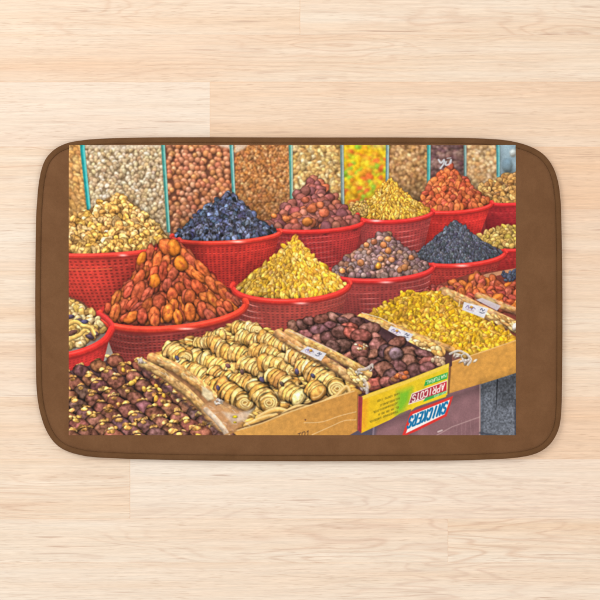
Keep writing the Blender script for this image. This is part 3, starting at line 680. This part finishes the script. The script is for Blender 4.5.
class NB:
    """small node-graph helper"""
    def __init__(s, name):
        s.m = bpy.data.materials.new(name); s.m.use_nodes = True; s.t = s.m.node_tree; s.t.nodes.clear()
        s.out = s.t.nodes.new('ShaderNodeOutputMaterial'); s.p = s.t.nodes.new('ShaderNodeBsdfPrincipled')
        s.t.links.new(s.p.outputs[0], s.out.inputs[0])
    def n(s, typ, **k):
        nd = s.t.nodes.new(typ)
        for a, v in k.items():
            if a == 'i':
                for q, x in v.items(): s.put(nd.inputs[q], x)
            else: setattr(nd, a, v)
        return nd
    def put(s, sock, x):
        if isinstance(x, bpy.types.NodeSocket): s.t.links.new(x, sock)
        else: sock.default_value = x
    def math(s, op, a, b=0.0, c=None, clamp=False):
        nd = s.n('ShaderNodeMath', operation=op); nd.use_clamp = clamp
        s.put(nd.inputs[0], a); s.put(nd.inputs[1], b)
        if c is not None: s.put(nd.inputs[2], c)
        return nd.outputs[0]
    def mix(s, f, a, b, mode='MIX'):
        nd = s.n('ShaderNodeMix', data_type='RGBA', blend_type=mode)
        s.put(nd.inputs[0], f); s.put(nd.inputs[6], a); s.put(nd.inputs[7], b)
        return nd.outputs[2]
    def ramp(s, f, pts):
        nd = s.n('ShaderNodeValToRGB'); s.put(nd.inputs[0], f); e = nd.color_ramp.elements
        while len(e) < len(pts): e.new(0.5)
        for q, (p, c) in zip(e, pts): q.position = p; q.color = c
        return nd.outputs[0]
    def noise(s, vec, scale, detail=2.0, rough=0.5, dist=0.0):
        nd = s.n('ShaderNodeTexNoise', i={'Scale': scale, 'Detail': detail, 'Roughness': rough, 'Distortion': dist})
        s.put(nd.inputs['Vector'], vec); return nd.outputs[0]
    def mapping(s, vec, scale=(1, 1, 1), loc=(0, 0, 0)):
        nd = s.n('ShaderNodeMapping'); s.put(nd.inputs['Vector'], vec)
        nd.inputs['Scale'].default_value = scale; s.put(nd.inputs['Location'], loc); return nd.outputs[0]

def lin(c):
    c = [v/255 for v in c]
    return tuple(v/12.92 if v <= .04045 else ((v+.055)/1.055)**2.4 for v in c)+(1.0,)

# ================================================================ wood floor
def wood_material():
    b = NB('pale_maple_laminate')
    geo = b.n('ShaderNodeNewGeometry').outputs['Position']
    at = b.n('ShaderNodeAttribute', attribute_name='board').outputs['Vector']   # x, y: grain offset, z: tint
    sep = b.n('ShaderNodeSeparateXYZ'); b.put(sep.inputs[0], at)
    off = b.n('ShaderNodeVectorMath', operation='ADD'); b.put(off.inputs[0], geo)
    cmb = b.n('ShaderNodeCombineXYZ', i={0: sep.outputs[0], 1: sep.outputs[1]}); b.put(off.inputs[1], cmb.outputs[0])
    v = off.outputs[0]
    # cathedral figure: contour lines of a stretched, warped noise field
    f1 = b.noise(b.mapping(v, (1.9, 14, 1)), 1.0, 2.5, .5, .3)
    rings = b.math('SINE', b.math('MULTIPLY', f1, 105.0))
    rings = b.math('MULTIPLY_ADD', rings, .5, .5)
    soft = b.noise(b.mapping(v, (1.3, 7, 1)), 1.0, 2)
    band = b.noise(b.mapping(v, (.9, 26, 1)), 1.0, 4, .6)
    fine = b.noise(b.mapping(v, (9, 340, 1)), 1.0, 4, .7, .2)
    fibre = b.noise(b.mapping(v, (60, 900, 1)), 1.0, 2, .6)
    pores = b.noise(b.mapping(v, (38, 600, 1)), 1.0, 2, .5)
    pore_zone = b.noise(b.mapping(v, (5, 40, 1)), 1.0, 2)
    base = b.mix(b.ramp(b.math('MULTIPLY_ADD', b.math('SUBTRACT', band, .5), 1.6, .5), [(.25, (0, 0, 0, 1)), (.8, (1, 1, 1, 1))]),
                 lin((244, 228, 209)), lin((237, 208, 179)))
    base = b.mix(b.math('MULTIPLY', b.ramp(soft, [(.5, (0, 0, 0, 1)), (.72, (1, 1, 1, 1))]), .55), base, lin((237, 198, 166)))
    figz = b.ramp(b.noise(b.mapping(v, (2.2, 6, 1), (7, 3, 0)), 1.0, 1), [(.48, (0, 0, 0, 1)), (.66, (1, 1, 1, 1))])
    r4 = b.math('POWER', rings, 5.0)
    base = b.mix(b.math('MULTIPLY', b.math('MULTIPLY', r4, figz), .5), base, lin((212, 174, 148)))
    tint = sep.outputs[2]
    base = b.mix(b.math('MULTIPLY', tint, .8, clamp=True), base, lin((238, 198, 163)))
    base = b.mix(b.math('MULTIPLY', b.math('MULTIPLY', tint, -1.0), .7, clamp=True), base, lin((245, 233, 221)))
    fm = b.math('MULTIPLY_ADD', b.math('SUBTRACT', fine, .5), .5, 1.0)
    fm = b.math('ADD', fm, b.math('MULTIPLY', b.math('SUBTRACT', fibre, .5), .22))
    grey = b.n('ShaderNodeCombineColor', i={0: fm, 1: fm, 2: fm}).outputs[0]
    base = b.mix(1.0, base, grey, 'MULTIPLY')
    pm = b.math('MULTIPLY', b.ramp(pores, [(.56, (0, 0, 0, 1)), (.68, (1, 1, 1, 1))]), b.ramp(pore_zone, [(.30, (0, 0, 0, 1)), (.65, (1, 1, 1, 1))]))
    base = b.mix(b.math('MULTIPLY', pm, .4), base, lin((190, 152, 124)))
    # isolated long dark grain streaks
    st = b.noise(b.mapping(v, (9, 190, 1), (3, 9, 0)), 1.0, 1.5, .5, .5)
    stm = b.ramp(st, [(.66, (0, 0, 0, 1)), (.76, (1, 1, 1, 1))])
    base = b.mix(b.math('MULTIPLY', stm, .5), base, lin((190, 152, 130)))
    b.put(b.p.inputs['Base Color'], base)
    b.put(b.p.inputs['Roughness'], b.math('MULTIPLY_ADD', fine, .2, .48))
    b.p.inputs['Specular IOR Level'].default_value = .3
    bp = b.n('ShaderNodeBump', i={'Strength': .12, 'Distance': .0006}); b.put(bp.inputs['Height'], b.math('SUBTRACT', fine, pm))
    b.put(b.p.inputs['Normal'], bp.outputs[0])
    return b.m

def build_floor():
    # strip seams (photo y) and, strip by strip, the butt joints (photo x); joints hidden by the mat are guesses
    seams = [-530, -466, -402, -340, -276, -212, -150, -88, -26, 35, 82, 147, 209, 271, 333, 397, 459, 519, 563, 627, 690, 752, 816, 880, 942, 1006, 1070, 1130]
    joints = {0: [300], 9: [], 8: [300, -380, 900], 10: [210, -500, 1010], 11: [150, 820, -420], 12: [60, 700], 13: [420, -240], 14: [220, 900], 15: [480, -120], 16: [130, 860], 17: [448, -260, 1090], 18: [-90, 700]}
    rr = random.Random(5); V = []; F = []; A = []
    tints = {9: [.15], 8: [-.1, .35, .1, .3], 10: [.1, -.5, .5, .3], 11: [0, .1, .9, .2], 12: [-.3, .1, -.1], 13: [0, .1, .2], 15: [0, .2, .7], 14: [-.1, .2, .1], 16: [.1, -.5, .1], 17: [.2, -.15, .1, .2], 18: [.1, -.3, -.3]}
    g = .00012; ch = .0004
    for i in range(len(seams)-1):
        xs = sorted(joints.get(i, [rr.uniform(-500, 1100) for _ in range(2)]))
        xs = [-700]+xs+[1300]
        for k in range(len(xs)-1):
            x0, y1 = W(xs[k], seams[i]); x1, y0 = W(xs[k+1], seams[i+1])
            base = len(V)
            V += [(x0+g, y0+g, -.0004), (x1-g, y0+g, -.0004), (x1-g, y1-g, -.0004), (x0+g, y1-g, -.0004),
                  (x0+ch, y0+ch, 0), (x1-ch, y0+ch, 0), (x1-ch, y1-ch, 0), (x0+ch, y1-ch, 0)]
            F += [(base+4, base+5, base+6, base+7)]+[(base+a, base+(a+1) % 4, base+4+(a+1) % 4, base+4+a) for a in range(4)]
            t = tints.get(i); t = t[k] if t and k < len(t) else rr.uniform(-.45, .5)
            A += [(rr.uniform(0, 90), rr.uniform(0, 90), t)]*8
    # the core below the strips closes the joints
    base = len(V); x0, y1 = W(-700, -530); x1, y0 = W(1300, 1130)
    V += [(x0, y0, -.0004), (x1, y0, -.0004), (x1, y1, -.0004), (x0, y1, -.0004), (x0, y0, -.012), (x1, y0, -.012), (x1, y1, -.012), (x0, y1, -.012)]
    F += [(base, base+1, base+2, base+3), (base+7, base+6, base+5, base+4)]+[(base+a, base+4+a, base+4+(a+1) % 4, base+(a+1) % 4) for a in range(4)]
    A += [(0, 0, .6)]*8
    o = mesh_obj('floor', V, F, wood_material(), smooth=False)
    at = o.data.attributes.new('board', 'FLOAT_VECTOR', 'POINT')
    at.data.foreach_set('vector', np.array(A, np.float32).ravel())
    o['kind'] = 'structure'
    return o
build_floor()

# ================================================================ the mat
OUT = [(300,137.4),(200,137.2),(140,137.5),(110,138.3),(92,139.2),(80,140.6),(68,142.8),(57,147.6),(50,153.4),(45,160),(41.3,170),(38.6,184),(37.2,199),(36.0,220),(35.4,260),(35.2,310),
       (35.6,350),(36.4,385),(38,402),(41,416),(46,430),(53.6,441.8),(64,449.8),(80,455.0),(100,457.6),(150,459.6),(220,460.8),(300,461.3),(400,461.1),(460,460.4),(492,459.3),(512,458.2),
       (530,455.4),(542.5,450.4),(552.2,441.6),(559,428),(561.4,411),(562,385),(562.4,330),(562.2,270),(561.4,220),(560.2,196),(557.2,178),(551.4,164),(542.6,153.6),(530,146.4),(515,141.9),(497,139.4),(462,137.9),(400,137.4)]
def closed_spline(P, n):
    P = [np.array(p, float) for p in P]; o = []
    for i in range(len(P)):
        a, b_, c, d = P[i-1], P[i], P[(i+1) % len(P)], P[(i+2) % len(P)]
        L = np.linalg.norm(c-b_); m = max(2, int(L/n))
        for t in np.linspace(0, 1, m, endpoint=False):
            o.append(.5*((2*b_)+(c-a)*t+(2*a-5*b_+4*c-d)*t*t+(3*b_-a-3*c+d)*t**3))
    return np.array(o)
CX, CY = 300.0, 300.0
ring = closed_spline(OUT, 2.5)
ring = np.stack([(ring[:, 0]-300)*U, (300-ring[:, 1])*U], 1)
ring *= (CAMZ-.006)/CAMZ                      # the widest part of the edge sits 6 mm above the floor
M = len(ring)
for _ in range(1): ring = (np.roll(ring, 1, 0)+2*ring+np.roll(ring, -1, 0))/4
tan = np.roll(ring, -1, 0)-np.roll(ring, 1, 0); tan /= np.linalg.norm(tan, axis=1)[:, None]
nin = np.stack([-tan[:, 1], tan[:, 0]], 1)    # points inwards?
if np.mean((nin*-ring).sum(1)) < 0: nin = -nin
rs = np.random.default_rng(4)
def wobble(k, seed):
    r_ = np.random.default_rng(seed); t = np.linspace(0, 2*np.pi, M, endpoint=False); o = np.zeros(M)
    for f in range(2, k): o += r_.normal()*np.sin(f*t+r_.uniform(0, 6.28))/np.sqrt(f)
    return o/np.std(o)
wob = wobble(40, 3); wob2 = wobble(160, 9)
mm = .001
# profile: inset from the widest line and height (mm)
def height(d):
    """top surface height (mm) as a function of the inset (mm)"""
    pts_d = [0, .5, 1.5, 3.5, 6, 8, 9.4, 10.4, 11.2, 12.4, 14.5, 18, 26, 40, 70]
    pts_z = [6, 8.2, 10, 11.5, 12.0, 11.6, 10.9, 10.3, 11.0, 12.0, 13.0, 13.9, 14.9, 15.3, 15.3]
    return np.interp(d, pts_d, pts_z)
def ring_at(d, z, wz=0.0):
    q = ring+nin*(d*mm)
    return np.column_stack([q, (z+wz)*mm*np.ones(M)])

def pile_material(name, col, dark, lite, rough=.95, binding=False):
    b = NB(name)
    g = b.n('ShaderNodeNewGeometry').outputs['Position']
    big = b.noise(b.mapping(g, (1, 1, 1)), 26, 3, .55, .6)
    streak = b.noise(b.mapping(g, (60, 14, 30)), 1.0, 3, .6, .4)
    fine = b.noise(g, 900, 2, .6)
    mid = b.noise(g, 220, 2, .55)
    c = b.mix(b.ramp(big, [(.32, (0, 0, 0, 1)), (.68, (1, 1, 1, 1))]), dark, lite)
    c = b.mix(.45, c, col)
    c = b.mix(b.math('MULTIPLY', b.ramp(streak, [(.5, (0, 0, 0, 1)), (.75, (1, 1, 1, 1))]), .28), c, dark)
    k = b.math('ADD', b.math('MULTIPLY_ADD', b.math('SUBTRACT', fine, .5), .34, 1.0), b.math('MULTIPLY', b.math('SUBTRACT', mid, .5), .16))
    c = b.mix(1.0, c, b.n('ShaderNodeCombineColor', i={0: k, 1: k, 2: k}).outputs[0], 'MULTIPLY')
    b.put(b.p.inputs['Base Color'], c)
    b.p.inputs['Roughness'].default_value = rough
    b.p.inputs['Specular IOR Level'].default_value = .12
    b.p.inputs['Sheen Weight'].default_value = .07; b.p.inputs['Sheen Roughness'].default_value = .5
    b.p.inputs['Sheen Tint'].default_value = lin((214, 190, 160))
    h = b.math('ADD', b.math('MULTIPLY', fine, .5), b.math('ADD', mid, b.math('MULTIPLY', big, 2.0)))
    bp = b.n('ShaderNodeBump', i={'Strength': .5, 'Distance': .001}); b.put(bp.inputs['Height'], h)
    b.put(b.p.inputs['Normal'], bp.outputs[0])
    return b.m
m_field = pile_material('brown_microfibre', lin((117, 81, 53)), lin((110, 75, 48)), lin((125, 88, 59)))
m_bind = pile_material('brown_binding_tape', lin((106, 73, 46)), lin((98, 67, 41)), lin((116, 82, 53)), binding=True)
m_base = pile_material('grey_brown_backing', lin((110, 96, 84)), lin((96, 84, 72)), lin((122, 108, 96)))

mat = link(bpy.data.objects.new('bath_mat', None)); mat.empty_display_size = .1
mat['label'] = 'brown rectangular bath mat with rounded corners printed with a picture of dried fruit market baskets'
mat['category'] = 'bath mat'

def rings_obj(name, rings_, m, cap=None, close=False):
    V = np.concatenate(rings_); F = []
    n = len(rings_)
    for j in range(n-1 if not close else n):
        a0 = j*M; b0 = ((j+1) % n)*M
        for i in range(M):
            i2 = (i+1) % M
            F.append((a0+i, a0+i2, b0+i2, b0+i))
    if cap: F.append(tuple((n-1)*M+i for i in range(M)))
    o = mesh_obj(name, V, F, m, mat)
    bm = bmesh.new(); bm.from_mesh(o.data); bmesh.ops.recalc_face_normals(bm, faces=bm.faces); bm.to_mesh(o.data); bm.free()
    return o
# binding: a rolled tape round the rim, from under the mat over to the stitch groove
bd = [(9.8, 1.2), (6, .2), (3, .15), (1.2, .9), (.2, 3), (0, 6), (.5, 8.2), (1.5, 10), (3.5, 11.5), (6, 12.0), (8, 11.6), (9.2, 11.0), (9.9, 10.3), (10.0, 9.4)]
rings_obj('edge_binding', [ring_at(d, z, .22*wob*np.clip(z/8, 0, 1)+.10*wob2*(3 < d < 9)) for d, z in bd], m_bind)
# padded field inside the binding
ds = [9.6, 10.2, 10.6, 11.2, 12.4, 14.5, 18, 22, 26, 33, 40, 48]
fr = [ring_at(9.6, 9.0)]+[ring_at(d, float(height(d)), .16*wob*(.4 if d < 12 else 1 if d < 19 else .5 if d < 25 else 0)) for d in ds[1:]]
inner = fr[-1]
V = np.concatenate(fr); F = []
for j in range(len(fr)-1):
    for i in range(M):
        i2 = (i+1) % M; F.append((j*M+i, j*M+i2, (j+1)*M+i2, (j+1)*M+i))
F.append(tuple((len(fr)-1)*M+i for i in range(M)))
fld = mesh_obj('padded_field', V, F, m_field, mat)
bm = bmesh.new(); bm.from_mesh(fld.data); bmesh.ops.recalc_face_normals(bm, faces=bm.faces)
bm.to_mesh(fld.data); bm.free()
# backing under the foam
rings_obj('backing', [ring_at(9, 3.0), ring_at(9, .3), ring_at(40, .3)], m_base, cap=True)

# stitches in the groove: short thread dashes
def stitches():
    V = []; F = []
    q = ring+nin*(10.15*mm)
    seg = np.linalg.norm(np.roll(q, -1, 0)-q, axis=1); L = np.concatenate([[0], np.cumsum(seg)])
    Q = np.vstack([q, q[:1]]); step = .0034; s_ = 0.0
    while s_ < L[-1]-.003:
        P = []
        for u_ in np.linspace(0, 1, 4):
            s2 = s_+u_*.0024
            P.append(np.array([np.interp(s2, L, Q[:, 0]), np.interp(s2, L, Q[:, 1]), (10.1+.45*math.sin(math.pi*u_))*mm]))
        t_ = P[-1]-P[0]; t_ /= np.linalg.norm(t_); n_ = np.array([-t_[1], t_[0], 0]); b0 = len(V); r_ = .00028
        for p in P:
            V += [p+n_*r_, p+np.array([0, 0, r_]), p-n_*r_, p-np.array([0, 0, r_])]
        for a in range(3):
            for c in range(4): F.append((b0+a*4+c, b0+a*4+(c+1) % 4, b0+a*4+4+(c+1) % 4, b0+a*4+4+c))
        s_ += step
    return mesh_obj('stitching', V, F, m_bind, mat)
stitches()

# printed panel: a thin skin of ink and pile that follows the padded surface
def printed_panel():
    k = (CAMZ-.0155)/CAMZ
    nx, ny = CW, CH
    gx = ((PX0+(np.arange(nx)+.5)/S)-300)*U*k; gy = (300-(PY1-(np.arange(ny)+.5)/S))*U*k
    # inset distance on a coarse grid, then interpolated
    cx = np.linspace(gx[0], gx[-1], 240); cy = np.linspace(gy[0], gy[-1], 160)
    XX, YY = np.meshgrid(cx, cy); P = np.stack([XX.ravel(), YY.ravel()], 1); R0 = ring[::2]
    D = np.empty(len(P)); sgn = np.empty(len(P))
    for a in range(0, len(P), 4000):
        dd = P[a:a+4000, None, :]-R0[None]; q = (dd**2).sum(-1); j = q.argmin(1)
        D[a:a+4000] = (dd[np.arange(len(j)), j]*nin[::2][j]).sum(1)
    D = (D/mm).reshape(XX.shape)
    fx = np.interp(gx, cx, np.arange(240)); fy = np.interp(gy, cy, np.arange(160))
    ix = np.minimum(fx.astype(int), 238); iy = np.minimum(fy.astype(int), 158); tx = (fx-ix)[None]; ty = (fy-iy)[:, None]
    Dg = (D[iy][:, ix]*(1-ty)*(1-tx)+D[iy][:, ix+1]*(1-ty)*tx+D[iy+1][:, ix]*ty*(1-tx)+D[iy+1][:, ix+1]*ty*tx)
    Z = np.maximum(height(Dg), np.where(Dg < 10.8, 10.6, 0))+.45
    GX, GY = np.meshgrid(gx, gy)
    Z = Z+.10*np.sin(GX*31+1.3*np.sin(GY*23))+.08*np.sin(GY*47+GX*19)
    Z[0, :] -= .9; Z[-1, :] -= .9; Z[:, 0] -= .9; Z[:, -1] -= .9
    co = np.stack([GX, GY, Z*mm], -1).reshape(-1, 3).astype(np.float32)
    idx = np.arange(nx*ny, dtype=np.int32).reshape(ny, nx)
    q = np.stack([idx[:-1, :-1], idx[:-1, 1:], idx[1:, 1:], idx[1:, :-1]], -1).reshape(-1, 4)
    me = bpy.data.meshes.new('printed_panel')
    me.vertices.add(len(co)); me.vertices.foreach_set('co', co.ravel())
    me.loops.add(q.size); me.loops.foreach_set('vertex_index', q.ravel())
    me.polygons.add(len(q)); me.polygons.foreach_set('loop_start', np.arange(0, q.size, 4, dtype=np.int32))
    me.polygons.foreach_set('loop_total', np.full(len(q), 4, np.int32))
    me.update(calc_edges=True)
    me.polygons.foreach_set('use_smooth', np.ones(len(q), bool))
    c = np.clip(PRINT, 0, 1)
    c = np.where(c <= .04045, c/12.92, ((c+.055)/1.055)**2.4)*INK
    col = np.concatenate([c, np.ones(c.shape[:2]+(1,))], -1).astype(np.float32)
    at = me.color_attributes.new('ink', 'FLOAT_COLOR', 'POINT'); at.data.foreach_set('color', col.ravel())
    b = NB('printed_microfibre')
    ink = b.n('ShaderNodeAttribute', attribute_name='ink').outputs['Color']
    g = b.n('ShaderNodeNewGeometry').outputs['Position']
    fine = b.noise(g, 900, 2, .6); mid = b.noise(g, 220, 2, .55)
    kf = b.math('MULTIPLY_ADD', b.math('SUBTRACT', fine, .5), .22, 1.0)
    b.put(b.p.inputs['Base Color'], b.mix(1.0, ink, b.n('ShaderNodeCombineColor', i={0: kf, 1: kf, 2: kf}).outputs[0], 'MULTIPLY'))
    b.p.inputs['Roughness'].default_value = .92; b.p.inputs['Specular IOR Level'].default_value = .12
    b.p.inputs['Sheen Weight'].default_value = .08; b.p.inputs['Sheen Roughness'].default_value = .5
    bp = b.n('ShaderNodeBump', i={'Strength': .3, 'Distance': .0006}); b.put(bp.inputs['Height'], b.math('ADD', b.math('MULTIPLY', fine, .5), mid))
    b.put(b.p.inputs['Normal'], bp.outputs[0])
    me.materials.append(b.m)
    o = link(bpy.data.objects.new('printed_panel', me), mat)
    o['label'] = 'printed picture of red baskets heaped with nuts and dried fruit above open crates'
    return o
INK = .92
printed_panel()
